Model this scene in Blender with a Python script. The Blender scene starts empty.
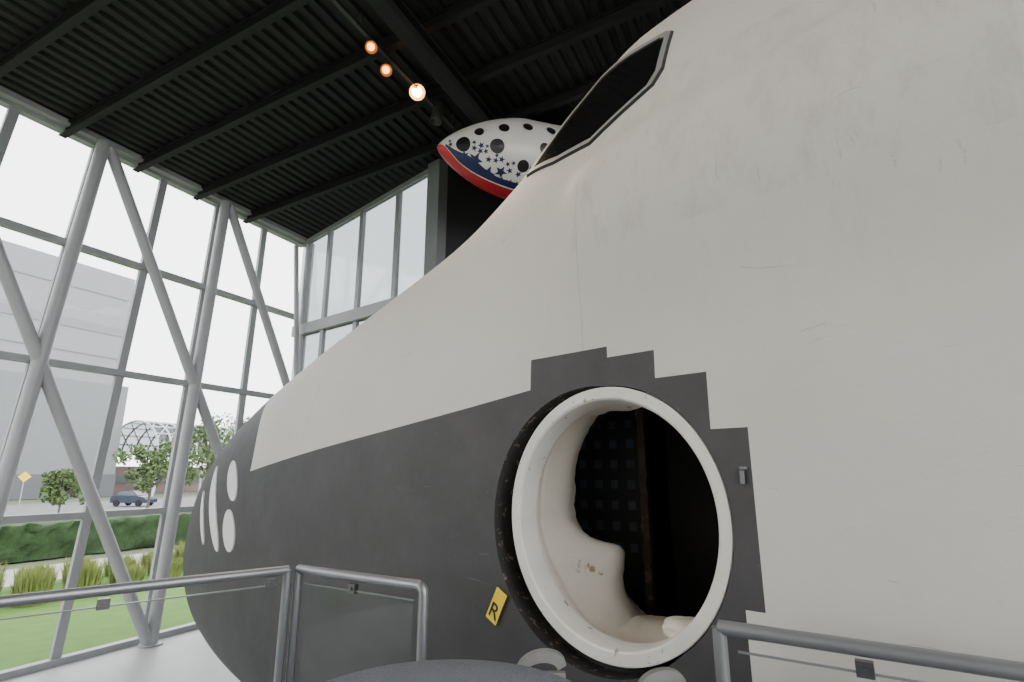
import bpy, bmesh, math, random, numpy as np
from mathutils import Vector, Matrix
from mathutils import noise as ns
random.seed(7); rng=np.random.default_rng(7)
EZ=2.9
F=555.0; PI=math.radians(13.5); sp,cp=math.sin(PI),math.cos(PI)
def ray(u,v):
    dx=(u-512)/F; dy=(341-v)/F
    return Vector((dx,cp-dy*sp,sp+dy*cp))
def onz(u,v,z):
    d=ray(u,v); return d*(z/d.z)
# ---------------------------------------------------------------- materials
def mat(name,col,rough=.6,metal=0,noise=0,nscale=5,bump=0,bscale=50,emit=None,es=0,spec=None,chip=None,cth=.66,csc=14):
    m=bpy.data.materials.new(name); m.use_nodes=True; nt=m.node_tree; b=nt.nodes["Principled BSDF"]
    b.inputs["Base Color"].default_value=(*col,1); b.inputs["Roughness"].default_value=rough; b.inputs["Metallic"].default_value=metal
    if spec is not None: b.inputs["Specular IOR Level"].default_value=spec
    tc=nt.nodes.new("ShaderNodeTexCoord"); last=None
    if noise:
        n=nt.nodes.new("ShaderNodeTexNoise"); n.inputs["Scale"].default_value=nscale; n.inputs["Detail"].default_value=6
        nt.links.new(tc.outputs["Object"],n.inputs["Vector"])
        mx=nt.nodes.new("ShaderNodeMix"); mx.data_type='RGBA'
        mx.inputs[6].default_value=(*[c*(1-noise) for c in col],1); mx.inputs[7].default_value=(*[min(1,c*(1+noise)) for c in col],1)
        nt.links.new(n.outputs["Fac"],mx.inputs[0]); last=mx.outputs[2]; nt.links.new(last,b.inputs["Base Color"])
    if chip:
        n=nt.nodes.new("ShaderNodeTexNoise"); n.inputs["Scale"].default_value=csc; n.inputs["Detail"].default_value=8; n.inputs["Roughness"].default_value=.7
        nt.links.new(tc.outputs["Object"],n.inputs["Vector"])
        r=nt.nodes.new("ShaderNodeValToRGB"); r.color_ramp.elements[0].position=cth; r.color_ramp.elements[1].position=cth+.03; nt.links.new(n.outputs["Fac"],r.inputs[0])
        mx=nt.nodes.new("ShaderNodeMix"); mx.data_type='RGBA'; mx.inputs[6].default_value=(*col,1); mx.inputs[7].default_value=(*chip,1)
        if last: nt.links.new(last,mx.inputs[6])
        nt.links.new(r.outputs[0],mx.inputs[0]); nt.links.new(mx.outputs[2],b.inputs["Base Color"])
    if bump:
        n=nt.nodes.new("ShaderNodeTexNoise"); n.inputs["Scale"].default_value=bscale; n.inputs["Detail"].default_value=4
        nt.links.new(tc.outputs["Object"],n.inputs["Vector"])
        bp=nt.nodes.new("ShaderNodeBump"); bp.inputs["Strength"].default_value=bump; bp.inputs["Distance"].default_value=.02
        nt.links.new(n.outputs["Fac"],bp.inputs["Height"]); nt.links.new(bp.outputs[0],b.inputs["Normal"])
    if emit: b.inputs["Emission Color"].default_value=(*emit,1); b.inputs["Emission Strength"].default_value=es
    return m
def glassmat(name,tint,base=.03,edge=.5,rough=.02,haze=0,hcol=(.8,.82,.83)):
    m=bpy.data.materials.new(name); m.use_nodes=True; nt=m.node_tree; nt.nodes.clear()
    o=nt.nodes.new("ShaderNodeOutputMaterial"); t=nt.nodes.new("ShaderNodeBsdfTransparent"); g=nt.nodes.new("ShaderNodeBsdfGlossy")
    t.inputs[0].default_value=(*tint,1); g.inputs["Roughness"].default_value=rough
    f=nt.nodes.new("ShaderNodeLayerWeight"); f.inputs[0].default_value=.5
    pw=nt.nodes.new("ShaderNodeMath"); pw.operation='POWER'; pw.inputs[1].default_value=4; nt.links.new(f.outputs["Facing"],pw.inputs[0])
    mu=nt.nodes.new("ShaderNodeMath"); mu.operation='MULTIPLY_ADD'; mu.inputs[1].default_value=edge; mu.inputs[2].default_value=base; mu.use_clamp=True
    nt.links.new(pw.outputs[0],mu.inputs[0])
    tr=t.outputs[0]
    if haze:
        d=nt.nodes.new("ShaderNodeBsdfTranslucent"); d.inputs[0].default_value=(*hcol,1)
        m2=nt.nodes.new("ShaderNodeMixShader"); m2.inputs[0].default_value=haze; nt.links.new(t.outputs[0],m2.inputs[1]); nt.links.new(d.outputs[0],m2.inputs[2]); tr=m2.outputs[0]
    mx=nt.nodes.new("ShaderNodeMixShader"); nt.links.new(mu.outputs[0],mx.inputs[0]); nt.links.new(tr,mx.inputs[1]); nt.links.new(g.outputs[0],mx.inputs[2]); nt.links.new(mx.outputs[0],o.inputs[0])
    return m
M={}
M['steel']=mat("painted_steel_grey",(.335,.335,.34),.45,.05,.06,3)
M['frame']=mat("window_frame_grey",(.32,.325,.33),.5,.05)
M['glass']=glassmat("window_glass",(.97,.975,.98),.02,.25)
M['tglass']=glassmat("frosted_window_glass",(.30,.325,.335),.05,.3,.1,.30,(.20,.215,.225))
M['rglass']=glassmat("railing_glass",(.94,.955,.955),.025,.35,.0)
M['black']=mat("black_roof_steel",(.0085,.008,.008),.7)
M['deck']=mat("black_roof_deck",(.0095,.0088,.0088),.65)
M['fixture']=mat("dark_grey_fixture",(.05,.046,.043),.5)
M['dwall']=mat("black_wall_paint",(.012,.012,.013),.7,0,.2,2)
M['rwall']=mat("off_white_wall_paint",(.55,.53,.50),.8,0,.05,2)
M['pillar']=mat("grey_pillar_paint",(.20,.205,.205),.6)
M['floor']=mat("pale_concrete_floor",(.42,.415,.405),.45,0,.18,1.5)
M['rail']=mat("brushed_grey_rail",(.24,.245,.255),.35,.55,.05,4)
M['gedge']=mat("glass_panel_edge",(.16,.18,.18),.3)
M['clamp']=mat("dark_clamp_metal",(.12,.12,.125),.35,.8)
M['carpet']=mat("blue_grey_carpet",(.15,.165,.195),.95,0,.5,170,.8,220)
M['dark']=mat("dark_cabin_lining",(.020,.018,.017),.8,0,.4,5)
M['char']=mat("charcoal_seal",(.014,.0135,.013),.8,0,.3,20)
M['edge']=mat("worn_skin_edge",(.030,.027,.025),.8,0,.5,18,0,50,None,0,None,(.22,.16,.12),.575,22)
M['ringw']=mat("white_painted_metal",(.66,.635,.59),.5,0,.16,7,.12,50,None,0,None,(.27,.18,.115),.63,20)
M['bracket']=mat("dull_grey_bracket",(.24,.235,.225),.45,.3,.2,20)
M['cream']=mat("cream_padding",(.66,.61,.53),.65,0,.14,3.5,.15,8,None,0,None,(.34,.22,.13),.63,6)
M['brown']=mat("worn_brown_trim",(.11,.08,.058),.8,0,.5,10,.3,20,None,0,None,(.20,.15,.11),.56,12)
M['stain']=mat("stained_tan_liner",(.30,.24,.18),.8,0,.4,9,.3,12)
M['rack']=mat("dark_equipment_panel",(.028,.028,.031),.5)
M['sq']=mat("pale_blue_grey_panel",(.075,.095,.125),.5,0,.5,2.2)
M['pane']=mat("black_cockpit_glass",(.006,.006,.007),.12,0)
M['port']=mat("dark_porthole",(.012,.011,.013),.3,0)
M['wframe']=mat("grey_window_rim",(.25,.25,.24),.5)
M['oval']=mat("white_thruster_cover",(.72,.71,.69),.5)
M['yellow']=mat("yellow_tag",(.85,.60,.02),.5)
M['ink']=mat("black_ink",(.01,.01,.01),.6)
M['lawn']=mat("lawn_grass",(.075,.16,.015),.9,0,.35,3,.6,60)
M['ground']=mat("grey_green_ground",(.10,.125,.07),.9,0,.3,.3)
M['path']=mat("pale_paving",(.30,.285,.26),.8,0,.1,1)
M['asph']=mat("asphalt",(.15,.15,.15),.85,0,.12,.5)
M['hedge']=mat("hedge_leaves",(.018,.045,.009),.9,0,.7,6,1,12)
M['grass']=mat("ornamental_grass",(.20,.24,.06),.9,0,.4,2)
M['leaf']=mat("tree_leaves",(.07,.11,.035),.9,0,.5,1)
M['bark']=mat("bark",(.11,.09,.075),.9)
M['bldg']=mat("pale_grey_cladding",(.24,.25,.262),.7,0,.06,.06)
M['bldg2']=mat("mid_grey_cladding",(.185,.193,.202),.7,0,.06,.06)
M['bldgj']=mat("cladding_joint_grey",(.205,.214,.225),.7)
M['bldg3']=mat("dark_grey_base",(.10,.104,.11),.7)
M['brick']=mat("dull_red_brick",(.17,.12,.105),.8,0,.2,1)
M['lattice']=mat("pale_lattice",(.46,.48,.49),.6)
M['membrane']=glassmat("pale_glassy_roof",(.40,.43,.44),.05,.4,.1,.5,(.25,.27,.28))
M['car']=mat("dark_blue_car_paint",(.03,.04,.065),.25,.3)
M['tyre']=mat("tyre_rubber",(.01,.01,.01),.8)
M['carglass']=mat("car_glass",(.05,.06,.07),.1)
M['bulb']=mat("warm_lamp_lens",(1,.5,.15),.5,emit=(1,.25,.02),es=10)
M['bulb2']=mat("bright_warm_lamp_lens",(1,.6,.25),.5,emit=(1,.40,.07),es=110)
M['off']=mat("unlit_lamp_lens",(.08,.075,.07),.3)
# ---------------------------------------------------------------- mesh helpers
SC=bpy.context.scene.collection
def mk(name,V,Fc,mats,parent=None,smooth=False,fm=None,sharp=None):
    me=bpy.data.meshes.new(name); me.from_pydata([tuple(v) for v in V],[],[tuple(f) for f in Fc]); me.update()
    if not isinstance(mats,(list,tuple)): mats=[mats]
    for m in mats: me.materials.append(m)
    if fm is not None: me.polygons.foreach_set("material_index",fm)
    bm=bmesh.new(); bm.from_mesh(me); bmesh.ops.recalc_face_normals(bm,faces=bm.faces); bm.to_mesh(me); bm.free()
    if smooth:
        me.polygons.foreach_set("use_smooth",[True]*len(me.polygons)); me.set_sharp_from_angle(angle=math.radians(sharp or 40))
    o=bpy.data.objects.new(name,me); SC.objects.link(o)
    if parent is not None:
        o.parent=parent
        if 'rot' not in parent: o.location=-parent.location
        else: o.location=(0,0,EZ)
    return o
def root(name,loc,label,cat,**k):
    o=bpy.data.objects.new(name,None); SC.objects.link(o); o.location=loc; o.empty_display_size=.2
    tag(o,label,cat,**k); return o
def tag(o,label,cat=None,**k):
    o["label"]=label
    if cat: o["category"]=cat
    for a,b in k.items(): o[a]=b
    return o
def struct(o,label=None):
    o["kind"]="structure"
    if label: o["label"]=label; o["category"]=o.name.split("_")[0]
    return o
class G:
    def __init__(s): s.V=[];s.F=[];s.M=[]
    def add(s,V,Fc,mi=0):
        b=len(s.V); s.V+= [Vector(v) for v in V]; s.F+=[tuple(i+b for i in f) for f in Fc]; s.M+=[mi]*len(Fc); return s
    def box(s,c,sz,ax=None,mi=0):
        c=Vector(c); ax=ax or (Vector((1,0,0)),Vector((0,1,0)),Vector((0,0,1)))
        V=[c+ax[0]*(sz[0]/2*i)+ax[1]*(sz[1]/2*j)+ax[2]*(sz[2]/2*k) for i in(-1,1) for j in(-1,1) for k in(-1,1)]
        return s.add(V,[(0,1,3,2),(4,6,7,5),(0,4,5,1),(2,3,7,6),(0,2,6,4),(1,5,7,3)],mi)
    def bar(s,p,q,w,h,up=(0,0,1),mi=0):
        p=Vector(p);q=Vector(q);d=(q-p);L=d.length;d.normalize();up=Vector(up)
        a=d.cross(up)
        if a.length<1e-4: a=d.cross(Vector((0,1,0)))
        a.normalize(); b=a.cross(d).normalized()
        return s.box((p+q)/2,(L,w,h),(d,a,b),mi)
    def tube(s,pts,r,n=14,mi=0,cap=True):
        pts=[Vector(p) for p in pts]; rings=[]
        t0=(pts[1]-pts[0]).normalized(); ref=Vector((0,0,1)) if abs(t0.z)<.9 else Vector((0,1,0))
        prev=t0.cross(ref).normalized(); b=len(s.V)
        for i,p in enumerate(pts):
            t=(pts[min(i+1,len(pts)-1)]-pts[max(i-1,0)]).normalized()
            x=(prev-t*prev.dot(t)).normalized(); prev=x; y=t.cross(x)
            rr=r[i] if isinstance(r,(list,tuple)) else r
            s.V+=[p+(x*math.cos(2*math.pi*j/n)+y*math.sin(2*math.pi*j/n))*rr for j in range(n)]
        for i in range(len(pts)-1):
            for j in range(n):
                s.F.append((b+i*n+j,b+i*n+(j+1)%n,b+(i+1)*n+(j+1)%n,b+(i+1)*n+j)); s.M.append(mi)
        if cap:
            s.F.append(tuple(b+j for j in range(n))); s.F.append(tuple(b+(len(pts)-1)*n+j for j in range(n))); s.M+=[mi,mi]
        return s
    def lathe(s,prof,org,ax,u,v,n=64,mi=0,close=False):
        org=Vector(org); b=len(s.V)
        for r,d in prof:
            s.V+=[org+ax*d+(u*math.cos(2*math.pi*j/n)+v*math.sin(2*math.pi*j/n))*r for j in range(n)]
        for i in range(len(prof)-1):
            for j in range(n):
                s.F.append((b+i*n+j,b+i*n+(j+1)%n,b+(i+1)*n+(j+1)%n,b+(i+1)*n+j)); s.M.append(mi)
        if close:
            s.F.append(tuple(b+j for j in range(n))); s.F.append(tuple(b+(len(prof)-1)*n+j for j in range(n))); s.M+=[mi,mi]
        return s
    def obj(s,name,mats,parent=None,smooth=False,sharp=None): return mk(name,s.V,s.F,mats,parent,smooth,s.M,sharp)
# ---------------------------------------------------------------- building frame
AZ=math.radians(25.1); D=Vector((math.sin(AZ),math.cos(AZ),0)); Mn=Vector((math.cos(AZ),-math.sin(AZ),0)); Z=Vector((0,0,1))
def W(u,k,z): return D*u+Mn*(k-10.53)+Z*z
def ceilz(k): return 5.8+.09*k
UC=9.8
def umax(k): return UC-.23*k if k<4.78 else 8.70+.92*(k-4.78)
def WL(u,k,z):      # posts of the glass wall rake slightly, more so away from the corner
    c=min(.08,.015*max(0,UC-u)); return W(u+c*(z-5.8),k,z)
LV=[-2.9,-.66,1.76,3.80,5.74]
us=[UC-1.225*j for j in range(0,13)]
wi=1
for j in range(len(us)-1):
    u1,u0=us[j],us[j+1]; g=G()
    g.bar(WL(u0,0,-2.9),WL(u0,0,5.8),.07,.14,up=D)
    for z in LV:
        zz=z+(.05 if z<-2 else 0); g.bar(WL(u0,0,zz),WL(u1,0,zz),.16,.105)
    for a,b in zip(LV[:-1],LV[1:]):
        g.add([WL(u0,-.01,a),WL(u1,-.01,a),WL(u1,-.01,b),WL(u0,-.01,b)],[(0,1,2,3)],1)
    o=g.obj("window_%d"%wi,[M['frame'],M['glass']]); struct(o,"tall glazed bay with slim grey mullions and four panes"); wi+=1
# second glazed wall
C0=W(UC,0,0); D2=Vector((.788,-.616,0)).normalized(); N2=Vector((.616,.788,0))
LV2=[-2.9,-.66,1.4,3.42]
seg=[0,1.2,2.45,3.7,4.75]
for j in range(4):
    a,b=seg[j],seg[j+1]; g=G(); P=lambda t,z:C0+D2*t+Z*z
    ca,cb=5.8+.09*a*.975-.05,5.8+.09*b*.975-.05
    g.bar(P(b,-2.9),P(b,cb),.09,.12,up=D2)
    for z in LV2: g.bar(P(a,z+(.05 if z<-2 else 0)),P(b,z+(.05 if z<-2 else 0)),.20,.26 if z==3.42 else .075)
    g.bar(P(a,ca),P(b,cb),.12,.1)
    L=LV2+[None]
    for x,y in zip(L[:-1],L[1:]):
        ya=y if y else ca; yb=y if y else cb
        g.add([P(a,x),P(b,x),P(b,yb),P(a,ya)],[(0,1,2,3)],1)
    o=g.obj("window_%d"%wi,[M['frame'],M['tglass']]); struct(o,"tall frosted grey glazed bay meeting the sloping black ceiling"); wi+=1
PP=C0+D2*4.93; PD=Vector((.95,.31,0)).normalized()
g=G().box(PP+Z*((6.25-2.9)/2),(.34,.34,9.1),(D2,N2,Z)); o=g.obj("wall_pillar",[M['pillar']]); struct(o,"grey square pillar beside glazing")
q0=PP+PD*.1; q1=PP+PD*14
g=G().box((q0+q1)/2+Z*2.2,(14,.2,10.2),(PD,PD.cross(Z),Z)); o=g.obj("wall_far",[M['dwall']]); struct(o,"black painted interior wall")
g=G().box(q1+Vector((.6,-8,2.2)),(.2,16,10.2)); o=g.obj("wall_side",[M['dwall']]); struct(o,"black painted side wall")
g=G().box(W(-5.6,10.2,2.1),(.2,10.8,10),(D,Mn,Z)); o=g.obj("wall_rear_blocker",[M['rwall']]); struct(o,"unseen off-white rear wall added to block skylight from behind")  # out-of-view partial wall, added so daylight comes mainly from the glass side
# ceiling: corrugated deck
U0=-5.5
g=G(); prof=[(0,0),(.03,-.05),(.11,-.05),(.14,0),(.20,0)]
ks=[];zs=[]
kk=-.3
while kk<15.5:
    for a,b in prof[:-1]:
        ks.append(kk+a); zs.append(b)
    kk+=.20
V=[]
for a,b in zip(ks,zs):
    V.append(W(U0,a,ceilz(a)+b+.06)); V.append(W(umax(max(a,0))+.15,a,ceilz(a)+b+.06))
g.add(V,[(2*i,2*i+1,2*i+3,2*i+2) for i in range(len(ks)-1)])
g.add([W(U0,-.3,ceilz(0)+.35),W(10,-.3,ceilz(0)+.35),W(8.85,4.78,ceilz(4.8)+.35),W(18.7,15.5,ceilz(15.5)+.35),W(U0,15.5,ceilz(15.5)+.35)],[(0,1,2,3,4)])
struct(g.obj("ceiling",[M['deck']]),"black corrugated metal roof deck")
for j in range(-7,13):
    u=UC-.55-1.225*j
    ka=.0; kb=15.3
    if u>8.7: ka=4.78+(u-8.7)/.92+.3
    if ka>14: continue
    g=G()
    for (dz,w,h) in ((-.01,.11,.02),(-.10,.02,.17),(-.19,.11,.02)):
        g.bar(W(u,ka,ceilz(ka)+dz),W(u,kb,ceilz(kb)+dz),w,h)
    o=g.obj("roof_beam",[M['black']]); tag(o,"black steel roof joist under corrugated deck","beam",group="black roof joists")
k=6.5; g=G(); zz=ceilz(k)-.25
g.bar(W(-5.3,k,zz-.02),W(9.9,k,zz-.02),.22,.03); g.bar(W(-5.3,k,zz-.30),W(9.9,k,zz-.30),.22,.03); g.bar(W(-5.3,k,zz-.16),W(9.9,k,zz-.16),.03,.28)
tag(g.obj("roof_girder",[M['black']]),"heavy black steel girder crossing below the joists","beam")
g=G().bar(W(-5.3,.12,5.84),W(UC,.12,5.84),.2,.18); struct(g.obj("trim_1",[M['steel']]),"grey steel header above windows")
# light track + spots
KT=5.85
g=G().bar(W(-3,KT,6.06),W(8.6,KT,6.06),.06,.05)
for u in (-2.5,0,2.5,5,7.5): g.tube([W(u,KT,6.06),W(u,KT,6.34)],.012,6)
tag(g.obj("lighting_track",[M['fixture']]),"dark lighting track hung under the roof","lighting track")
def spot(p,aim,rr,lens,energy,size=1.1,lab="dark track spotlight glowing warm orange"):
    R=root("spotlight",p+Z*.1,lab,"light fixture",group="track spotlights")
    aim=(aim-p).normalized(); s1=aim.cross(Z).normalized(); s2=s1.cross(aim)
    G().lathe([(.02,-.30),(rr*1.1,-.29),(rr*1.3,-.16),(rr*1.5,.06),(rr*1.4,.06),(rr*.95,-.02)],p,aim,s1,s2,24).box(p-aim*.17,(.05,.03,rr*3),(s1,aim,s2)).obj("housing",[M['fixture']],R,True)
    G().lathe([(0.001,-.015),(rr*.9,-.015)],p,aim,s1,s2,24).obj("lamp_lens",[lens],R)
    G().tube([p-aim*.1,p-aim*.1+Z*.12,Vector((p.x,p.y,6.03))-aim*.1],.014,8).obj("yoke",[M['fixture']],R)
    if energy:
        l=bpy.data.lights.new("warm_spot","SPOT"); l.energy=energy; l.color=(1,.80,.58); l.spot_size=size; l.shadow_soft_size=.08; l.spot_blend=.8
        lo=bpy.data.objects.new("warm_spot",l); SC.objects.link(lo); lo.parent=R; lo.location=(p+aim*.06)-R.location
        lo.rotation_euler=aim.to_track_quat('-Z','Y').to_euler()
for idx,(px,py) in enumerate(((417,92),(386,70),(371,47))):
    r=ray(px,py); p=r*((KT-10.53)/(r.dot(Mn)))
    spot(p,Vector((.3,1.2,0)),.09 if idx==0 else .06,M['bulb2'] if idx==0 else M['bulb'],130)
for u,am in ((-1.0,Vector((1.9,2.0,1.2))),(.2,Vector((.9,2.6,.9)))):
    spot(W(u,KT,5.85),am,.07,M['bulb'],200,.95)
for u in (6.95,7.6):
    spot(W(u,KT,5.86),Vector((-3,9,-2)),.07,M['off'],0,1,"unlit dark track spotlight")
# columns and diagonals
cols=[UC-.05-2.45*j for j in range(6)]
for c in cols:
    g=G().tube([WL(c,.30,-2.9),WL(c,.30,5.70)],.105,18)
    g.tube([WL(c,.30,-2.9),WL(c,.30,-2.87)],.19,18)
    tag(g.obj("steel_column",[M['steel']],None,True),"round grey painted steel column inside the glass wall","column",group="glass wall columns")
for c in cols+[UC-.05-2.45*6]:
    if c<-5: continue
    a=WL(c+.1,.30,5.65); b=WL(min(c+4.85,UC+4),.30,-2.85)
    if c+4.95>UC+.3:
        f=(UC-.1-c)/4.95
        if f<.1: continue
        b=a.lerp(b,f-.03)
    tag(G().tube([a,b],.095,18).obj("diagonal_brace",[M['steel']],None,True),"round grey steel tube leaning across the glass wall","brace",group="glass wall diagonal braces")
o=G().tube([C0+D2*.1-N2*.25+Z*5.6,C0+D2*1.5-N2*.25+Z*(-2.85)],.06,14).obj("diagonal_brace",[M['steel']],None,True); tag(o,"slimmer grey steel tube by the corner glazing","brace")
# floor
fp=[W(U0,-.15,-2.9),W(10,-.15,-2.9),W(8.85,4.78,-2.9),W(18.7,15.5,-2.9),W(U0,15.5,-2.9)]
g=G().add(fp+[v-Z*.2 for v in fp],[(0,1,2,3,4),(9,8,7,6,5)]+[(i,(i+1)%5,(i+1)%5+5,i+5) for i in range(5)])
struct(g.obj("floor",[M['floor']]),"pale polished concrete floor")
# ---------------------------------------------------------------- shuttle
SA=math.radians(-57.39); NOSE=7.05
TAB=np.array([[7.05,0,-.85,-.85,-.85,2],[6.95,.265,-.45,-1.133,-.85,2],[6.7,.475,-.02,-1.351,-.85,2],[6.3,.73,.36,-1.545,-.83,2.05],[5.8,.99,.63,-1.705,-.8,2.2],[5,1.35,.93,-1.895,-.75,2.27],[4,1.70,1.273,-2.042,-.7,2.37],[3,1.953,1.592,-2.14,-.6,2.47],[2.2,2.085,1.851,-2.2,-.5,2.57],[1.5,2.155,2.14,-2.2,-.45,2.66],[1,2.205,2.482,-2.2,-.4,2.71],[.5,2.271,2.91,-2.2,-.4,2.81],[0,2.35,3.212,-2.2,-.4,2.91],[-.5,2.44,3.295,-2.2,-.4,2.91],[-1.5,2.58,3.315,-2.2,-.4,2.91],[-3,2.65,3.315,-2.2,-.4,2.91]])
def pchip(xs,ys,x):
    h=np.diff(xs); d=np.diff(ys)/h
    m=np.zeros(len(xs)); m[0]=d[0]; m[-1]=d[-1]
    for i in range(1,len(xs)-1):
        if d[i-1]*d[i]>0:
            w1=2*h[i]+h[i-1]; w2=h[i]+2*h[i-1]; m[i]=(w1+w2)/(w1/d[i-1]+w2/d[i])
    i=np.clip(np.searchsorted(xs,x)-1,0,len(xs)-2); t=(x-xs[i])/h[i]
    return ((1+2*t)*(1-t)**2*ys[i]+t*(1-t)**2*h[i]*m[i]+t*t*(3-2*t)*ys[i+1]+t*t*(t-1)*h[i]*m[i+1])
qs=np.linspace(0,math.sqrt(NOSE+3),700); PR=[pchip(np.sqrt(NOSE-TAB[:,0]),TAB[:,i],qs) for i in range(1,6)]
def sec(s):
    q=math.sqrt(max(NOSE-s,0)); return [float(np.interp(q,qs,p)) for p in PR]
def SS(x): x=max(0,min(1,x)); return x*x*(3-2*x)
def swell(s,z):
    # side shoulder swelling below and behind the cockpit window
    return .17*SS((.46-s)/.40)*SS((1.72+.14*(-s)-z)/.27)*SS((z-.50)/.85)
def Ls(s,z):
    w,zt,zb,zm,nu=sec(s)
    if z>zm: h,n=zt-zm,nu
    else: h,n=zm-zb,2.8
    return w*max(0,1-(abs(z-zm)/h)**n)**(1/n)+swell(s,z)
def sk(s,z,off=0):
    p=Vector((s,Ls(s,z),z))
    e=.01; a=Vector((s+e,Ls(s+e,z),z))-Vector((s-e,Ls(s-e,z),z)); b=Vector((s,Ls(s,z+e),z+e))-Vector((s,Ls(s,z-e),z-e))
    n=b.cross(a).normalized()
    if n.y<0: n=-n
    return p+n*off,n
foot=Vector((.476,2.35,0))-Vector((-math.cos(SA),math.sin(SA),0))*2.35
SH=root("space_shuttle",(foot.x,foot.y,-EZ),"large white and charcoal shuttle nose trainer with open round hatch","spacecraft")
SH['rot']=1; SH.rotation_euler=(0,0,math.pi/2-SA)
def skinmat():
    m=bpy.data.materials.new("shuttle_skin"); m.use_nodes=True; nt=m.node_tree; b=nt.nodes["Principled BSDF"]
    tc=nt.nodes.new("ShaderNodeTexCoord"); sx=nt.nodes.new("ShaderNodeSeparateXYZ"); nt.links.new(tc.outputs["Object"],sx.inputs[0])
    X,Y_,Zc=sx.outputs
    def m_(op,a,b_=None):
        n=nt.nodes.new("ShaderNodeMath"); n.operation=op
        for i,v in enumerate((a,b_)):
            if v is None: continue
            if isinstance(v,(int,float)): n.inputs[i].default_value=v
            else: nt.links.new(v,n.inputs[i])
        return n.outputs[0]
    gt=lambda a,b_:m_('GREATER_THAN',a,b_); lt=lambda a,b_:m_('LESS_THAN',a,b_)
    AND=lambda *a:a[0] if len(a)==1 else m_('MULTIPLY',a[0],AND(*a[1:]))
    OR=lambda *a:a[0] if len(a)==1 else m_('MAXIMUM',a[0],OR(*a[1:]))
    line=m_('ADD',m_('MULTIPLY',X,-.128),.469)
    r1=AND(gt(X,.50),lt(Zc,line))
    r2=AND(gt(X,.08),lt(X,.52),lt(Zc,.555)); r3=AND(gt(X,-.145),lt(X,.081),lt(Zc,.505)); r4=AND(gt(X,-.36),lt(X,-.144),lt(Zc,.385))
    r5=AND(gt(X,-.495),lt(X,-.359),lt(Zc,.165),gt(Zc,-.45)); r6=AND(gt(X,-.43),lt(X,-.359),lt(Zc,-.44))
    nz=gt(X,m_('ADD',m_('ADD',m_('MULTIPLY',Zc,.1),m_('MULTIPLY',m_('MULTIPLY',Zc,Zc),1.15)),3.48))
    nz=AND(nz,gt(Zc,-.6))
    mask=OR(r1,r2,r3,r4,r5,r6,nz)
    def noise(sc,vec=None,det=6,rough=.6):
        n=nt.nodes.new("ShaderNodeTexNoise"); n.inputs["Scale"].default_value=sc; n.inputs["Detail"].default_value=det; n.inputs["Roughness"].default_value=rough
        nt.links.new(vec or tc.outputs["Object"],n.inputs["Vector"]); return n.outputs["Fac"]
    def ramp(f,a,c1,b_,c2):
        r=nt.nodes.new("ShaderNodeValToRGB"); e=r.color_ramp.elements; e[0].position=a;e[0].color=(*c1,1);e[1].position=b_;e[1].color=(*c2,1); nt.links.new(f,r.inputs[0]); return r.outputs[0]
    def mix(f,a,c,mode='MIX'):
        n=nt.nodes.new("ShaderNodeMix"); n.data_type='RGBA'; n.blend_type=mode
        if isinstance(f,(int,float)): n.inputs[0].default_value=f
        else: nt.links.new(f,n.inputs[0])
        for i,v in ((6,a),(7,c)):
            if isinstance(v,tuple): n.inputs[i].default_value=(*v,1)
            else: nt.links.new(v,n.inputs[i])
        return n.outputs[2]
    def mapping(sc,rot=(0,0,0),loc=(0,0,0)):
        mp=nt.nodes.new("ShaderNodeMapping"); mp.inputs["Scale"].default_value=sc; mp.inputs["Rotation"].default_value=rot; mp.inputs["Location"].default_value=loc; nt.links.new(tc.outputs["Object"],mp.inputs[0]); return mp.outputs[0]
    white=ramp(noise(.9),.3,(.545,.522,.482),.7,(.60,.577,.535))
    streak=ramp(noise(1.6,mapping((10,10,.9)),7,.65),.55,(1,1,1),.78,(.76,.75,.73))
    band=m_('MULTIPLY',m_('MULTIPLY',gt(Zc,.55),lt(X,.6)),.9)
    white=mix(m_('ADD',.06,m_('MULTIPLY',band,.25)),white,streak,'MULTIPLY')
    zone=m_('MULTIPLY',m_('MULTIPLY',gt(Zc,1.0),lt(Zc,2.0)),lt(X,.25))
    smud=ramp(noise(5,mapping((1.6,1.6,.7),(0,.5,0),(6,2,3)),9,.75),.48,(0,0,0),.70,(1,1,1))
    white=mix(m_('MULTIPLY',m_('MULTIPLY',zone,smud),.32),white,(.30,.27,.235))
    sm2=ramp(noise(3,mapping((1.1,1.1,1.6),(0,.3,0),(9,2,5)),10,.8),.58,(0,0,0),.74,(1,1,1))
    white=mix(m_('MULTIPLY',sm2,.14),white,(.33,.31,.28))
    rub=AND(gt(noise(1.5,mapping((26,26,1.1),(0,.15,0)),4),.65),gt(noise(1.7,mapping((1,1,1),(0,0,0),(3,1,2))),.52),gt(Zc,.9))
    white=mix(m_('MULTIPLY',rub,.22),white,(.20,.18,.16))
    wob=nt.nodes.new("ShaderNodeVectorMath"); wob.operation='ADD'
    wn=nt.nodes.new("ShaderNodeTexNoise"); wn.inputs["Scale"].default_value=2.5; nt.links.new(tc.outputs["Object"],wn.inputs["Vector"])
    nt.links.new(tc.outputs["Object"],wob.inputs[0]); ws=nt.nodes.new("ShaderNodeVectorMath"); ws.operation='SCALE'; ws.inputs[3].default_value=.22; nt.links.new(wn.outputs["Color"],ws.inputs[0]); nt.links.new(ws.outputs[0],wob.inputs[1])
    def mapw(sc,rot,loc):
        mp=nt.nodes.new("ShaderNodeMapping"); mp.inputs["Scale"].default_value=sc; mp.inputs["Rotation"].default_value=rot; mp.inputs["Location"].default_value=loc; nt.links.new(wob.outputs[0],mp.inputs[0]); return mp.outputs[0]
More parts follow.
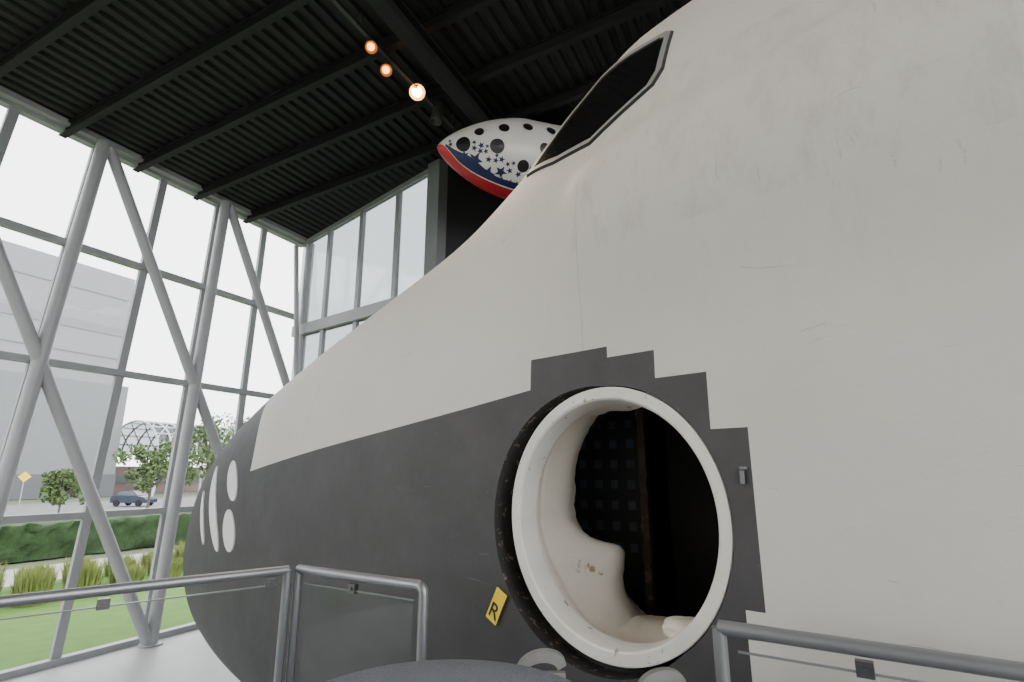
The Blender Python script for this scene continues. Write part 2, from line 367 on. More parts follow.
    scr=AND(gt(noise(1.4,mapw((1.2,1.2,40),(0,.5,0),(0,0,0)),4,.6),.685),gt(noise(2.0,mapping((1,1,1),(0,0,0),(7,5,1))),.55))
    white=mix(m_('MULTIPLY',scr,.34),white,(.20,.18,.17))
    scr2=AND(gt(noise(1.6,mapw((1.0,1.0,55),(0,-.75,0),(4,4,4)),4,.6),.69),gt(noise(1.8,mapping((1,1,1),(0,0,0),(1,8,6))),.55))
    white=mix(m_('MULTIPLY',scr2,.36),white,(.17,.16,.15))
    blot=gt(noise(7,mapping((1,1,1),(0,0,0),(2,9,4)),8,.75),.70)
    white=mix(m_('MULTIPLY',blot,.30),white,(.27,.25,.23))
    seam=AND(gt(X,.205),lt(X,.212),gt(Zc,.54),lt(Zc,1.65))
    seam=OR(seam,AND(gt(X,2.61),lt(X,2.618)))
    white=mix(m_('MULTIPLY',seam,.28),white,(.2,.2,.2))
    blackc=ramp(noise(2.5,None,8,.7),.3,(.045,.043,.044),.75,(.070,.067,.068))
    blackc=mix(m_('MULTIPLY',gt(noise(38,None,2),.72),.35),blackc,(.12,.12,.12))
    blackc=mix(m_('MULTIPLY',scr,.25),blackc,(.2,.2,.2))
    col=mix(mask,white,blackc)
    nt.links.new(col,b.inputs["Base Color"]); b.inputs["Roughness"].default_value=.62
    b.inputs["Specular IOR Level"].default_value=.35
    bp=nt.nodes.new("ShaderNodeBump"); bp.inputs["Strength"].default_value=.3; bp.inputs["Distance"].default_value=.03
    nt.links.new(noise(2.0,None,3),bp.inputs["Height"])
    bp2=nt.nodes.new("ShaderNodeBump"); bp2.inputs["Strength"].default_value=.2; bp2.inputs["Distance"].default_value=.003
    nt.links.new(noise(90,None,3),bp2.inputs["Height"]); nt.links.new(bp.outputs[0],bp2.inputs["Normal"]); nt.links.new(bp2.outputs[0],b.inputs["Normal"])
    return m
M['skin']=skinmat()
NT=240; NS=170
V=[Vector((NOSE,0,-.85))]; Fc=[]
for i in range(1,NS+1):
    q=math.sqrt(NOSE+3)*i/NS; s=NOSE-q*q; w,zt,zb,zm,nu=sec(s)
    for j in range(NT):
        t=2*math.pi*(j+.0)/NT; c,sn=math.cos(t),math.sin(t)
        n=nu if sn>0 else 2.8; h=(zt-zm) if sn>0 else (zm-zb)
        z=zm+h*math.copysign(abs(sn)**(2/n),sn); l=w*math.copysign(abs(c)**(2/n),c)
        l+=math.copysign(swell(s,z),c)*(1 if abs(c)>.15 else abs(c)/.15)
        V.append(Vector((s,l,z)))
for j in range(NT): Fc.append((0,1+j,1+(j+1)%NT))
for i in range(NS-1):
    for j in range(NT):
        a=1+i*NT; Fc.append((a+j,a+(j+1)%NT,a+NT+(j+1)%NT,a+NT+j))
Fc.append(tuple(1+(NS-1)*NT+j for j in range(NT)))
fus=mk("fuselage",V,Fc,[M['skin'],M['char'],M['dark']],SH,True,None,35)
HS,HZ=.112,-.180
KV=1.045
HC0,HN=sk(HS,HZ); HSd=(Vector((1,0,0))-HN*HN.x).normalized(); HU=HN.cross(HSd)
if HU.z<0: HU=-HU
HV=HU*KV                      # the opening is slightly taller than wide
GC=HC0+HSd*.074-HV*.022; GR=.562
cut=G().lathe([(GR,-.12),(GR,.4)],GC,HN,HSd,HV,96,0,True).obj("c1",[M['char']],SH)
cut2=G().lathe([(.534,-.9),(.534,.25)],HC0,HN,HSd,HV,96,0,True).obj("c2",[M['dark']],SH)
cut4=G().lathe([(.56,-.9),(.56,-.11)],HC0,HN,HSd,HV,96,0,True).obj("c4",[M['dark']],SH)
cut3=G().box((.05,.93,-.05),(2.7,1.66,2.3)).obj("c3",[M['dark']],SH)
for c in (cut,cut2,cut4,cut3):
    md=fus.modifiers.new("b","BOOLEAN"); md.object=c; md.operation='DIFFERENCE'; md.solver='EXACT'
bpy.context.view_layer.update()
dg=bpy.context.evaluated_depsgraph_get()
nm=bpy.data.meshes.new_from_object(fus.evaluated_get(dg)); fus.modifiers.clear(); fus.data=nm
nm.materials.clear()
for x in ('skin','edge','dark','char'): nm.materials.append(M[x])
idx=[]
for p in nm.polygons:
    c=p.center-GC
    d=c.dot(HN); rad=math.hypot(c.dot(HSd),c.dot(HU)/KV)
    c2=p.center-HC0; rad2=math.hypot(c2.dot(HSd),c2.dot(HU)/KV); c=p.center
    if abs(c.y)<1.77 and -1.31<c.x<1.41 and abs(c.z+.05)<1.16 and Ls(c.x,c.z)-c.y>.2: idx.append(2)
    elif c.y>1 and rad<GR+.004 and abs(p.normal.dot(HN))<.5 and d>-.125 and rad>GR-.01: idx.append(1)
    elif c.y>1 and (rad2<.565 or rad<GR+.004) and Ls(c.x,c.z)-c.y>.03: idx.append(3)
    elif c.y>1 and rad2<.538 and abs(p.normal.dot(HN))<.5: idx.append(3)
    else: idx.append(0)
nm.polygons.foreach_set("material_index",idx)
nm.polygons.foreach_set("use_smooth",[i==0 for i in idx]); nm.set_sharp_from_angle(angle=math.radians(35))
for c in (cut,cut2,cut3,cut4): bpy.data.objects.remove(c,do_unlink=True)
# hatch parts: flat worn ring seated nearly flush, gap open toward the nose
HC=HC0-HN*.006
def H(x,y,d): return HC+HSd*x+HV*y+HN*d
tag(G().lathe([(.528,-.16),(.529,.004),(.525,.009),(.484,.009),(.476,.002),(.470,-.03),(.466,-.10)],HC,HN,HSd,HV,96).obj("hatch_ring",[M['ringw']],SH,True,30),"flat worn cream-white metal hatch ring with brown chips")
V=[];Fc=[];NA=160;ND=28
def gau(a,c,w):
    d=(a-c+math.pi)%(2*math.pi)-math.pi; return math.exp(-(d/w)**2)
seams=(1.05,-.10,-1.25,-2.3,2.3)
for i in range(ND+1):
    for j in range(NA):
        a=2*math.pi*j/NA; t=i/ND
        depth=.15+.20*gau(a,.1,.7)+.36*gau(a,-.75,.5)+.30*gau(a,-1.6,.5)+.12*gau(a,1.3,.6)
        depth*=1+.08*ns.noise(Vector((math.cos(a)*3,math.sin(a)*3,5)))+.04*ns.noise(Vector((math.cos(a)*14,math.sin(a)*14,2)))
        r=.467+.035*SS(t*4)+.02*t
        r-=.23*gau(a,-.64,.40)*math.exp(-((t-.66)/.24)**2)
        r-=.055*gau(a,.42,.45)*math.exp(-((t-.70)/.30)**2)
        r-=.06*gau(a,1.55,.32)*math.exp(-((t-.7)/.3)**2)
        r-=.06*gau(a,-1.55,.40)*SS((t-.3)*2)
        for sm in seams: r+=.014*gau(a,sm,.025)*SS((t-.15)*8)
        r+=.012*math.exp(-((t-.20)/.02)**2)
        r+=.006*ns.noise(Vector((math.cos(a)*4,math.sin(a)*4,t*2)))*SS(t*5)
        d=-.10-depth*t
        V.append(HC+HSd*(r*math.cos(a))+HV*(r*math.sin(a))+HN*d)
for i in range(ND):
    for j in range(NA): Fc.append((i*NA+j,i*NA+(j+1)%NA,(i+1)*NA+(j+1)%NA,(i+1)*NA+j))
tag(mk("hatch_lining",V,Fc,[M['cream']],SH,True,None,70),"cream moulded tunnel lining with stained peeling edges")
def blob(name,c,r,mt,seed=0,amp=.12,ax=None):
    bm=bmesh.new(); bmesh.ops.create_icosphere(bm,subdivisions=4,radius=1)
    V=[];ax=ax or (HSd,HN,HU)
    for v in bm.verts:
        p=v.co; e=2.8; L=(abs(p.x)**e+abs(p.y)**e+abs(p.z)**e)**(1/e); p=p/L
        p=p*(1+amp*ns.noise(p*1.8+Vector((seed,0,0))))
        V.append(c+ax[0]*p.x*r[0]+ax[1]*p.y*r[1]+ax[2]*p.z*r[2])
    Fc=[[v.index for v in f.verts] for f in bm.faces]; bm.free()
    return mk(name,V,Fc,[mt],SH,True,None,80)
blob("padded_cushion",H(-.30,-.385,-.13),(.13,.08,.04),M['cream'],6)
g=G().box((.55,1.27,-.05),(.46,.08,1.2))
for a in range(4):
    for b in range(7): g.box((.38+a*.105,1.315,-.42+b*.12),(.045,.012,.05),mi=1)
tag(g.obj("equipment_panel",[M['rack'],M['sq']],SH),"dark panel with a grid of small pale squares")
V=[];n=26
for i in range(n+1):
    z=-.75+1.3*i/n; e=.010*ns.noise(Vector((i*.9,2,0)))
    V+=[Vector((.270+e,1.36,z)),Vector((.313+.014*ns.noise(Vector((i*.7,5,1))),1.36,z)),Vector((.313,1.30,z)),Vector((.270,1.30,z))]
Fc=[]
for i in range(n):
    for j in range(4): Fc.append((4*i+j,4*i+(j+1)%4,4*i+4+(j+1)%4,4*i+4+j))
tag(mk("vertical_trim",V,Fc,[M['brown']],SH),"rough beige and brown vertical trim strip")
G().box((.05,1.2,-.95),(2.4,1.0,.06)).obj("cabin_floor",[M['stain']],SH)
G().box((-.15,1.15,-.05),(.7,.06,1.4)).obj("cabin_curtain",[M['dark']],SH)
lp,ln=sk(-.465,-.01,.008)
G().box(lp,(.016,.012,.045),(HSd,HN,HU)).box(lp+HU*.032-HSd*.005,(.026,.009,.009),(HSd,HN,HU)).obj("latch",[M['clamp']],SH)
def patch(name,outline,off,mt,rings=8):
    n=len(outline); cs=sum(p[0] for p in outline)/n; cz=sum(p[1] for p in outline)/n
    V=[sk(cs,cz,off)[0]]; Fc=[]
    for i in range(1,rings+1):
        f=i/rings
        V+=[sk(cs+(p[0]-cs)*f,cz+(p[1]-cz)*f,off)[0] for p in outline]
    for j in range(n): Fc.append((0,1+j,1+(j+1)%n))
    for i in range(rings-1):
        a=1+i*n
        for j in range(n): Fc.append((a+j,a+(j+1)%n,a+n+(j+1)%n,a+n+j))
    a=1+(rings-1)*n; b=len(V)
    V+=[sk(p[0],p[1],-.02)[0] for p in outline]
    for j in range(n): Fc.append((a+j,a+(j+1)%n,b+(j+1)%n,b+j))
    return mk(name,V,Fc,[mt],SH,True,None,50)
for (cs,cz,hs,ms,mz) in ((4.74,-.40,.085,.31,.23),(4.36,-.28,.14,.42,.36),(3.90,-.05,.15,.17,.17),(3.70,-.45,.15,.08,.16)):
    tag(patch("thruster_cover",[(cs+hs*math.cos(t)+ms*math.sin(t),cz+mz*math.sin(t)) for t in np.linspace(0,2*math.pi,40,endpoint=False)],.010,M['oval'],6),"white oval thruster cover on charcoal nose")
# cockpit window
poly=[(.78,1.86),(.50,1.77),(.22,1.74),(-.15,1.93),(-.20,2.02),(-.23,2.33),(-.19,2.37),(.27,2.42),(.50,2.27)]
def sub(P,n=6):
    out=[]
    for i in range(len(P)):
        a,b=P[i],P[(i+1)%len(P)]
        out+=[(a[0]+(b[0]-a[0])*t/n,a[1]+(b[1]-a[1])*t/n) for t in range(n)]
    return out
O=sub(poly); cx=sum(p[0] for p in O)/len(O); cz=sum(p[1] for p in O)/len(O)
sc_=lambda f:[(cx+(p[0]-cx)*f,cz+(p[1]-cz)*f) for p in O]
layers=[(1.025,-.01),(1.02,.006),(1.01,.008),(1.0,.016),(.90,.012),(.88,.002)]
V=[];Fc=[];n=len(O)
for f,off in layers: V+=[sk(p[0],p[1],off)[0] for p in sc_(f)]
fmz=[]
for i in range(len(layers)-1):
    for j in range(n): Fc.append((i*n+j,i*n+(j+1)%n,(i+1)*n+(j+1)%n,(i+1)*n+j)); fmz.append(0 if i in(3,) else 1)
tag(mk("window_rim",V,Fc,[M['wframe'],M['char']],SH,False,fmz),"grey rim around the cockpit window")
tag(patch("cockpit_window",sc_(.905),.006,M['pane'],8),"black cockpit side window")
# yellow tag at the edge of the recess
tc_,tn=sk(.712,-.60,.014); ts=(Vector((1,0,0))-tn*tn.x).normalized(); tu=ts.cross(tn); tu=tu if tu.z>0 else -tu
an=math.radians(28); tx=ts*math.cos(an)+tu*math.sin(an); ty=-ts*math.sin(an)+tu*math.cos(an)
tag(G().box(tc_,(.068,.155,.005),(tx,ty,tn)).obj("warning_tag",[M['yellow']],SH),"narrow tilted yellow tag with a black letter R")
fc=bpy.data.curves.new("R","FONT"); fc.body="R"; fc.size=.10; fc.extrude=.001; fc.align_x='CENTER'; fc.align_y='CENTER'
fo=bpy.data.objects.new("R",fc); SC.objects.link(fo); bpy.context.view_layer.update()
lm=bpy.data.meshes.new_from_object(fo.evaluated_get(bpy.context.evaluated_depsgraph_get())); bpy.data.objects.remove(fo)
lm.materials.clear(); lm.materials.append(M['ink'])
lo=bpy.data.objects.new("letter_mark",lm); SC.objects.link(lo); lo.parent=SH
R3=Matrix((-tx,ty,(-tx).cross(ty))).transposed()
lo.matrix_local=Matrix.Translation(tc_+tn*.005-ty*.028+Vector((0,0,EZ)))@R3.to_4x4()
for s,zz in ((3.2,-2.12),(-1.5,-2.18)):
    g=G()
    for l in (-.9,.9): g.box((s,l,(zz-EZ)/2+.02),(.3,.2,abs(-EZ-zz)+.04))
    g.box((s,0,zz-.02),(.35,2.3,.14)); tag(g.obj("support_cradle",[M['char']],SH),"dark steel support cradle")
# ---------------------------------------------------------------- hanging craft
tip=ray(437,147)*9.19; back=ray(521,161)*9.85
ax=(back-tip).normalized(); ly=Vector((0,1,0))-ax*ax.y; ly.normalize(); lz=ax.cross(ly)
if lz.z<0: lz=-lz
HR=root("hanging_spacecraft",tip-Z*.8,"small white spacecraft with portholes, navy stars and red stripe","spacecraft")
def rr(x): return .70*(1-(1-min(x,1.5)/1.5)**1.6)**.74 if x>0 else 0
def cp_(x,ph,off=0):
    r=rr(x)+off; return tip+ax*x+lz*(r*math.cos(ph))-ly*(r*math.sin(ph))
xs=[0,.004,.015,.03,.06,.1,.15,.2,.28,.36,.45,.55,.65,.75,.9,1.05,1.2,1.35,1.5,2.0,2.6,3.0]
V=[tip];Fc=[];N=72
for x in xs[1:]: V+=[cp_(x,2*math.pi*j/N) for j in range(N)]
for j in range(N): Fc.append((0,1+j,1+(j+1)%N))
for i in range(len(xs)-2):
    a=1+i*N
    for j in range(N): Fc.append((a+j,a+(j+1)%N,a+N+(j+1)%N,a+N+j))
Fc.append(tuple(1+(len(xs)-2)*N+j for j in range(N)))
M['ship']=mat("white_gloss_composite",(.74,.70,.665),.3)
M['red']=mat("red_stripe",(.55,.02,.035),.35); M['blue']=mat("navy_blue",(.015,.025,.085),.35)
mk("hull",V,Fc,[M['ship']],HR,True,None,50)
def band(name,p0,p1,off,mt,x0=0.002,x1=3.0):
    xx=[x0+(x1-x0)*(i/60)**2.2 for i in range(61)]; V=[];Fc=[];n=12
    for x in xx:
        a=math.radians(p0(x));b=math.radians(p1(x)); V+=[cp_(x,a+(b-a)*j/n,off) for j in range(n+1)]
    for i in range(60):
        for j in range(n): Fc.append((i*(n+1)+j,i*(n+1)+j+1,(i+1)*(n+1)+j+1,(i+1)*(n+1)+j))
    return mk(name,V,Fc,[mt],HR,True,None,80)
E=lambda x:125*math.exp(-x/.13)
band("red_stripe",lambda x:171-E(x),lambda x:225+40*math.exp(-x/.12),.004,M['red'])
band("white_stripe",lambda x:168.5-E(x),lambda x:171-E(x),.005,M['ship'])
BL=lambda x:157-E(x)-20*math.exp(-((x-.42)/.28)**2)
band("blue_stripe",BL,lambda x:168.5-E(x),.004,M['blue'],.10)
def hitship(u,v):
    d=ray(u,v)
    for i in range(1600):
        t=7+i*.003; p=d*t; x=(p-tip).dot(ax)
        if x>0:
            q=p-tip-ax*x
            if q.length<rr(x): return x,math.atan2(-q.dot(ly),q.dot(lz))
    return None
def disc(x,ph,r,star=False,rot=0,off=.006):
    c=cp_(x,ph,off); n1=(cp_(x+.01,ph,off)-c).normalized()
    pts=[]; K=10 if star else 24
    for j in range(K):
        a=2*math.pi*j/K+rot; q=r*(1 if (not star or j%2==0) else .42)
        xx=max(.01,x+q*math.cos(a)*n1.dot(ax)); pts.append(cp_(xx,ph+q*math.sin(a)/max(rr(x),.15),off))
    return c,pts
holes=[]
for (u,v,r) in ((463,144,.12),(479,132,.08),(497,146,.12),(504,128,.09),(528,127,.085),(551,131,.085),(523,166,.10),(545,149,.10)):
    h=hitship(u,v)
    if not h: continue
    holes.append((h[0],h[1],r)); c,P=disc(h[0],h[1],r,off=.010)
    tag(mk("porthole",[c]+P,[(0,1+j,1+(j+1)%len(P)) for j in range(len(P))],[M['port']],HR),"round dark porthole")
g=G(); placed=[]
for i in range(12000):
    if len(placed)>=46: break
    x=.14+1.3*random.random()**1.35
    top=math.radians(60+66*min(1,x/.95)); lim=math.radians(BL(x)+4)
    if lim<top: continue
    phi=lim-(lim-top)*random.random()**1.6
    f=(lim-phi)/max(.01,lim-top)
    r=random.choice([.08,.11,.14])*(1-.5*f)*(1 if x>.3 else .7)
    if any(abs(x-a)<(r+b)*.76 and abs(phi-p)*rr(x)<(r+b)*.76 for a,p,b in placed): continue
    if any(abs(x-a)<(r+b)*.9 and abs(phi-p)*rr(x)<(r+b)*.9 for a,p,b in holes): continue
    placed.append((x,phi,r))
    c,P=disc(x,phi,r,True,random.random()*6,.005+.0006*(i%6)); g.add([c]+P,[(0,1+j,1+(j+1)%10) for j in range(10)])
o=g.obj("star_pattern",[M['blue']],HR); o["kind"]="stuff"; o["label"]="scatter of navy blue stars"
for xc in (1.6,2.6):
    q=cp_(xc,0); G().tube([q,Vector((q.x,q.y,6.38))],.008,6).obj("suspension_cable",[M['clamp']],HR)
# ---------------------------------------------------------------- platform, rails
PZ=-1.52
RL0=onz(0,602,-.45); RL1=onz(288,570,-.45); RM1=onz(299,569,-.45); RM2=onz(424,586,-.45); RR0=onz(719,627,-.45); RR1=onz(1024,672,-.45)
dl=(RL0-RL1).normalized(); dr=(RR1-RR0).normalized()
RLx=RL1+dl*2.6; RRx=RR0+dr*1.9
pf=[RLx+dl*0,RL1,RM2,RR0+Vector((-.12,.25,0)),RR0,RRx,Vector((RRx.x,-1.6,0)),Vector((RLx.x,-1.6,0))]
pf=[Vector((p.x,p.y,PZ)) for p in pf]; n=len(pf)
g=G().add(pf+[p-Z*.16 for p in pf],[tuple(range(n)),tuple(range(2*n-1,n-1,-1))]+[(i,(i+1)%n,(i+1)%n+n,i+n) for i in range(n)])
for p in (pf[0],pf[1],pf[4],pf[6],pf[7]):
    c=Vector((p.x*.93,p.y*.93,0)); g.tube([Vector((c.x,c.y,-EZ)),Vector((c.x,c.y,PZ-.16))],.06,12)
tag(g.obj("viewing_platform",[M['carpet']]),"raised carpeted viewing platform beside the hatch","platform")
def railing(name,p,q,label,endcurve=False,posts=(0,1),r=.0215,clamps=(.3,.9)):
    R=root(name,Vector(((p.x+q.x)/2,(p.y+q.y)/2,PZ)),label,"railing",group="platform railings")
    d=(q-p).normalized(); side=d.cross(Z)
    if endcurve:
        e=.032
        pts=[p]+[q-d*e+d*(e*math.sin(a))+Z*(-e+e*math.cos(a)) for a in np.linspace(0,math.pi/2,7)]+[Vector((q.x,q.y,PZ))]
        G().tube(pts,r,16).obj("top_rail",[M['rail']],R,True,60)
    else: G().tube([p,q],r,16).obj("top_rail",[M['rail']],R,True)
    for f in posts:
        c=p.lerp(q,f); G().tube([Vector((c.x,c.y,PZ)),Vector((c.x,c.y,c.z-.0))],r*.95,16).tube([Vector((c.x,c.y,PZ)),Vector((c.x,c.y,PZ+.012))],r*2.4,16).obj("post",[M['rail']],R,True)
    a=p+d*.05-Z*.06; b=q-d*.05-Z*.06
    G().add([a,b,b-Z*.84,a-Z*.84],[(0,1,2,3)]).obj("glass_panel",[M['rglass']],R)
    G().bar(a,b,.009,.005).obj("panel_edge",[M['gedge']],R)
    G().tube([Vector((p.x,p.y,PZ+.12)),Vector((q.x,q.y,PZ+.12))],.018,12).obj("bottom_rail",[M['rail']],R,True)
    for f in clamps:
        c=p.lerp(q,f)-Z*.050; G().box(c,(.042,.024,.040),(d,side,Z)).tube([c-side*.02,c+side*.02],.008,8).obj("glass_clamp",[M['clamp']],R)
    return R
railing("railing_section",RLx,RL1,"long grey metal railing with clear glass panel",False,(0,.5,1),clamps=(.25,.45,.722,.97))
railing("railing_section",RM1,RM2,"short grey tubular gate railing with glass infill and rounded end",True,(0,),clamps=(.48,))
railing("railing_section",RR0,RRx,"grey metal railing with clear panel beside the white hull",False,(0,1),clamps=(.195,.7))
# pedestal
pc=Vector((-.17,1.46,0)); R=.41
g=G().lathe([(R-.02,PZ),(R-.02,-.61),(R,-.59),(R+.0,-.56),(R-.02,-.542),(R*.6,-.538),(.001,-.536)],pc,Z,Vector((1,0,0)),Vector((0,1,0)),72)
tag(g.obj("carpeted_pedestal",[M['carpet']],None,True,50),"round pedestal covered in speckled blue-grey carpet","pedestal")
cst=Vector((.33,1.88,0))
g=G().box((cst.x,cst.y-.02,(PZ-.72)/2),(.50,.20,abs(PZ+.72)),(Vector((.95,-.1,0)).normalized(),Vector((.1,.95,0)).normalized(),Z)); tag(g.obj("boarding_step",[M['carpet']]),"low carpeted boarding block under the hatch","step")
for (px,py,hw) in ((541,671,.078),(662,690,.075)):
    p=ray(px,py)*1.74; n=20; zb=-.72-p.z
    top=[(-hw*math.cos(a),.050*math.sin(a)+.020*(1-math.cos(a))/2) for a in np.linspace(0.0,math.pi,n)]
    inn=[(x*.66,z*.55-.006) for x,z in reversed(top)]
    g=G()
    V=[];K=len(top)
    for y in (-.016,.016):
        V+=[Vector((p.x+x,p.y+y,p.z+z)) for x,z in top]; V+=[Vector((p.x+x,p.y+y,p.z+z)) for x,z in reversed(inn)]
    Fc=[]
    for j in range(K-1):
        Fc+=[(j,j+1,K+j+1,K+j),(2*K+j,2*K+j+1,3*K+j+1,3*K+j),(j,j+1,2*K+j+1,2*K+j),(K+j,K+j+1,3*K+j+1,3*K+j)]
    g.add(V,Fc)
    g.box((p.x,p.y,p.z+zb/2-.003),(hw*1.95,.026,-zb))
    tag(g.obj("hinge_bracket",[M['bracket']]),"curved dull grey metal bracket below the hatch","bracket",group="hatch brackets")
# ---------------------------------------------------------------- outdoors
GZ=-3.05
def strip(name,k0,k1,u0,u1,z,m,label):
    o=G().add([W(u0,k0,z),W(u1,k0,z),W(u1,k1,z),W(u0,k1,z)],[(0,1,2,3)]).obj(name,[m]); tag(o,label,"ground"); o["kind"]="stuff"; return o
strip("ground",-200,60,-120,260,GZ-.06,M['ground'],"wide grey-green ground outside the building")
strip("lawn",-9.2,-.3,-40,90,GZ,M['lawn'],"green mown lawn beside the glass wall")
strip("paved_path",-12.6,-9.2,-40,90,GZ+.01,M['path'],"pale paved path beyond the lawn")
strip("road",-62,-24,-60,200,GZ-.03,M['asph'],"grey asphalt road and parking area")
def hedge(u0,u1,k0,k1,h):
    nu=int((u1-u0)/.25); V=[];Fc=[]
    prof=[(k1,0)]+[(k1,h*i/6) for i in range(1,7)]+[(k1+(k0-k1)*i/6,h) for i in range(1,7)]+[(k0,h*(6-i)/6) for i in range(1,7)]
    P=len(prof)
    for i in range(nu+1):
        for k,z in prof:
            V.append(W(u0+(u1-u0)*i/nu,k+rng.normal(0,.06),GZ+z+(rng.normal(0,.05) if z>0 else 0)))
    for i in range(nu):
        for j in range(P-1): Fc.append((i*P+j,i*P+j+1,(i+1)*P+j+1,(i+1)*P+j))
    return mk("hedge",V,Fc,[M['hedge']],None,True,None,180)
tag(hedge(-5,75,-16.2,-14.4,1.25),"long trimmed dark green hedge beyond the path","hedge",kind="stuff")
def clump():
    g=G()
    for i in range(520):
        a=random.random()*6.28; r=random.random()**.6*.38; h=random.uniform(.45,.85); lean=random.uniform(.04,.20)
        b=Vector((r*math.cos(a),r*math.sin(a),0)); t=b+Vector((lean*math.cos(a),lean*math.sin(a),h)); m_=b.lerp(t,.55)+Vector((0,0,.1)); s=Vector((-math.sin(a),math.cos(a),0))*.016
        g.add([b-s,b+s,m_+s,m_-s,t],[(0,1,2,3),(3,2,4)])
    return g
first=clump().obj("ornamental_grass",[M['grass']])
tag(first,"yellow-green ornamental grass clump at the lawn edge","ornamental grass",group="ornamental grasses")
ci=0
for row,(k,off) in enumerate(((-6.1,.2),(-7.25,.8),(-8.4,.2))):
    for i in range(20):
        u=-1+i*1.12+off; o=first if ci==0 else first.copy()
        if ci: SC.objects.link(o)
        o.location=W(u,k,GZ); o.rotation_euler=(0,0,random.random()*6); s=random.uniform(.88,.96); o.scale=(s,s,s*random.uniform(.75,1.15)); ci+=1
for (px,dist,h,r) in ((153,52,5.8,1.7),(176,60,6.4,2.0),(207,48,7.5,2.0),(240,75,11,3.2),(262,66,9.5,2.6),(66,48,3.6,1.2),(345,60,8,2.6)):
    d=ray(px,470); d=d/math.hypot(d.x,d.y); base=Vector((d.x*dist,d.y*dist,GZ))
    T=root("tree",base,"leafy green street tree outside the windows","tree",group="street trees")
    g=G(); g.tube([base,base+Vector((.03,0,h*.4)),base+Vector((0,.05,h*.85))],[.12*h/6,.09*h/6,.03],8)
    for i in range(5):
        a=i*1.3; g.tube([base+Vector((0,0,h*(.35+.08*i))),base+Vector((r*.6*math.cos(a),r*.6*math.sin(a),h*(.55+.08*i)))],[.05,.02],6)
    g.obj("trunk",[M['bark']],T)
    cl=[Vector((rng.normal(0,.42)*r,rng.normal(0,.42)*r,h*(.40+.50*random.random()))) for _ in range(18)]
    g=G()
    for i in range(1500):
        dd=Vector(rng.normal(0,1,3)); dd.normalize(); c=base+random.choice(cl)+dd*(random.random()**.5)*r*.42
        s=random.uniform(.10,.20); a=Vector(rng.normal(0,1,3)).normalized(); b=a.orthogonal().normalized()
        g.add([c-a*s,c+b*s*.6,c+a*s,c-b*s*.6],[(0,1,2,3)])
    o=g.obj("foliage",[M['leaf']],T); o["kind"]="stuff"
B=root("office_building",W(30,-90,GZ),"large pale grey clad hangar building across the road","building")
def bb(name,u0,u1,k0,k1,z0,z1,m):
    return G().box(W((u0+u1)/2,(k0+k1)/2,(z0+z1)/2),(u1-u0,k1-k0,z1-z0),(D,Mn,Z)).obj(name,[m],B)
bb("upper_block",-40,48.5,-120,-76,12,29,M['bldg']); bb("lower_block",-40,49.5,-120,-75,GZ,12.5,M['bldg2'])
bb("base_band",-40,49.6,-100,-74.8,GZ,0,M['bldg3'])
for z,hh in ((16.5,.2),(20.4,1.2),(25.5,.2)): G().box(W(4,-75.95,z),(88,.1,hh),(D,Mn,Z)).obj("cladding_band",[M['bldgj']],B)
B2=root("brick_building",W(75,-95,GZ),"low dull red brick building in the distance","building")
G().box(W(72,-92,-.9),(40,14,4.3),(D,Mn,Z)).box(W(72,-84.9,-.8),(38,.3,1.0),(D,Mn,Z),1).obj("facade",[M['brick'],M['bldg3']],B2)
AC=root("arched_canopy",W(60,-76,GZ),"pale arched lattice canopy structure in the distance","canopy")
g=G(); Rr=6.0; cu,ck=58,-76
for i in range(9):
    u=cu-6+i*2.0
    g.tube([W(u,ck+Rr*math.cos(a),3.0+Rr*.8*math.sin(a)) for a in np.linspace(0,math.pi,15)],.14,6)
for a in np.linspace(0,math.pi,11): g.tube([W(cu-6,ck+Rr*math.cos(a),3+Rr*.8*math.sin(a)),W(cu+10,ck+Rr*math.cos(a),3+Rr*.8*math.sin(a))],.10,6)
for u in (cu-6,cu+2,cu+10):
    for s in (-1,1): g.tube([W(u,ck+Rr*s,GZ),W(u,ck+Rr*s,3.0)],.2,8)
for i in range(8):
    for j in range(7):
        a0=math.pi*j/7;a1=math.pi*(j+1)/7
        g.tube([W(cu-6+2*i,ck+Rr*math.cos(a0),3+Rr*.8*math.sin(a0)),W(cu-4+2*i,ck+Rr*math.cos(a1),3+Rr*.8*math.sin(a1))],.08,5)
g.obj("lattice_arch",[M['lattice']],AC)
g=G(); al=np.linspace(0,math.pi,19)
V=[W(u,ck+(Rr-.2)*math.cos(a),3+(Rr-.2)*.8*math.sin(a)) for u in (cu-6,cu+10) for a in al]
g.add(V,[(i,i+1,i+20,i+19) for i in range(18)]).obj("glassy_roof",[M['membrane']],AC)
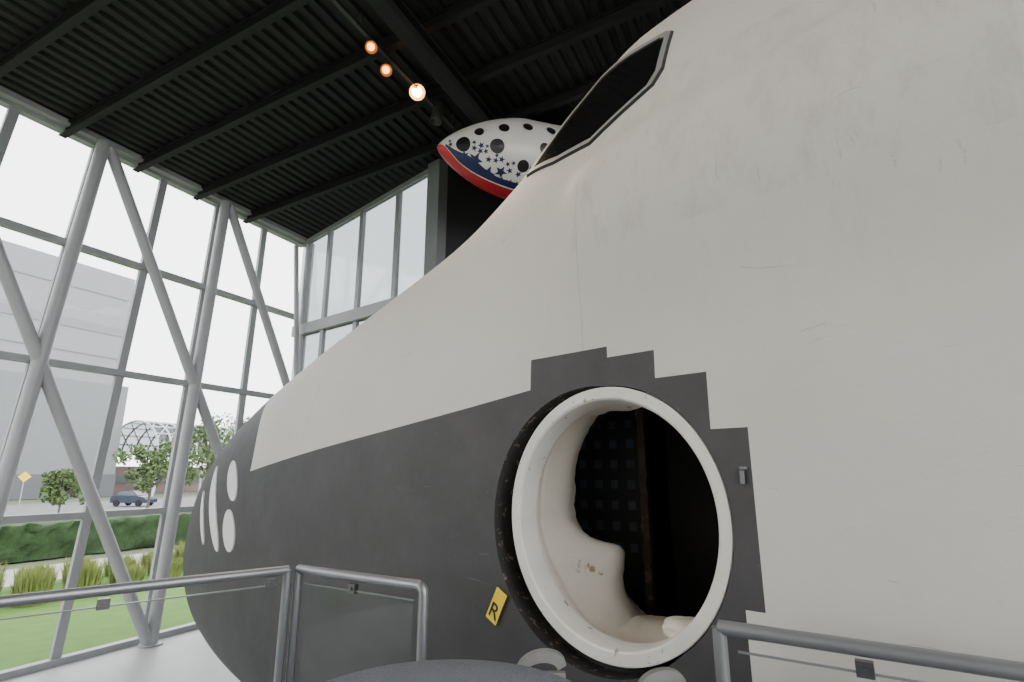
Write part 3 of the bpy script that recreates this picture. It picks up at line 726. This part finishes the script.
# car
cpn=onz(133,506,GZ); CR=root("car",Vector((cpn.x,cpn.y,GZ)),"dark blue parked car on the road","car")
cd=(D*.35+Mn*.93).normalized(); cs_=cd.cross(Z)
def cpt(x,y,z): return Vector((cpn.x,cpn.y,GZ))+cd*x+cs_*y+Z*z
side=[(-2.2,.35),(-2.25,.8),(-2.1,1.05),(-1.7,1.12),(-1.2,1.55),(.3,1.6),(1.05,1.1),(2.0,.95),(2.25,.7),(2.2,.35)]
side=[(x*.82,z*.92) for x,z in side]
V=[cpt(x,y*(.85 if z<1.1 else .70),z) for y in (-1,1) for x,z in side]; n=len(side)
mk("body",V,[tuple(range(n)),tuple(range(2*n-1,n-1,-1))]+[(i,(i+1)%n,(i+1)%n+n,i+n) for i in range(n)],[M['car']],CR)
for y in (-1,1):
    mk("side_window",[cpt(x*.82,y*(.84 if z<1.2 else .74),z*.92) for x,z in ((-1.5,1.14),(-1.1,1.5),(.25,1.54),(.9,1.14))],[(0,1,2,3)],[M['carglass']],CR)
mk("windscreen",[cpt(.36,-.64,1.41),cpt(.36,.64,1.41),cpt(.85,.76,1.05),cpt(.85,-.76,1.05)],[(0,1,2,3)],[M['carglass']],CR)
for x in (-1.15,1.15):
    for y in (-.8,.8): G().tube([cpt(x,y-.1,.31),cpt(x,y+.1,.31)],.31,20).obj("wheel",[M['tyre']],CR,True)
sp_=onz(19,505,GZ); S=root("road_sign",Vector((sp_.x,sp_.y,GZ)),"yellow diamond road sign on a grey post","sign")
dv=Vector((sp_.x,sp_.y,0)).normalized(); sd=dv.cross(Z)
G().tube([Vector((sp_.x,sp_.y,GZ)),Vector((sp_.x,sp_.y,GZ+3.3))],.05,8).obj("post",[M['steel']],S)
c=Vector((sp_.x,sp_.y,GZ+2.8))-dv*.08; G().add([c+Z*.55,c+sd*.55,c-Z*.55,c-sd*.55],[(0,1,2,3)]).obj("sign_face",[M['yellow']],S)
# ---------------------------------------------------------------- light
w=bpy.data.worlds.new("overcast"); bpy.context.scene.world=w; w.use_nodes=True; nt=w.node_tree; bg=nt.nodes["Background"]
bg.inputs[0].default_value=(.97,.98,1,1); bg.inputs[1].default_value=5.6
for o in list(SC.objects):
    if o.parent is None: o.location.z+=EZ
for o in list(SC.objects):
    if o.type=='MESH' and o.parent is None and o.data.users==1 and o.get("kind")!="structure" and o.location.xy.length<1e-6:
        co=[v.co for v in o.data.vertices]; c=Vector(((min(v.x for v in co)+max(v.x for v in co))/2,(min(v.y for v in co)+max(v.y for v in co))/2,min(v.z for v in co)))
        o.data.transform(Matrix.Translation(-c)); o.location+=c
cam=bpy.data.cameras.new("camera"); cam.sensor_width=36; cam.lens=F/1024*36; cam.clip_start=.05; cam.clip_end=1000
co=bpy.data.objects.new("camera",cam); SC.objects.link(co); co.location=(0,0,EZ); co.rotation_euler=(math.pi/2+PI,0,0)
bpy.context.scene.camera=co
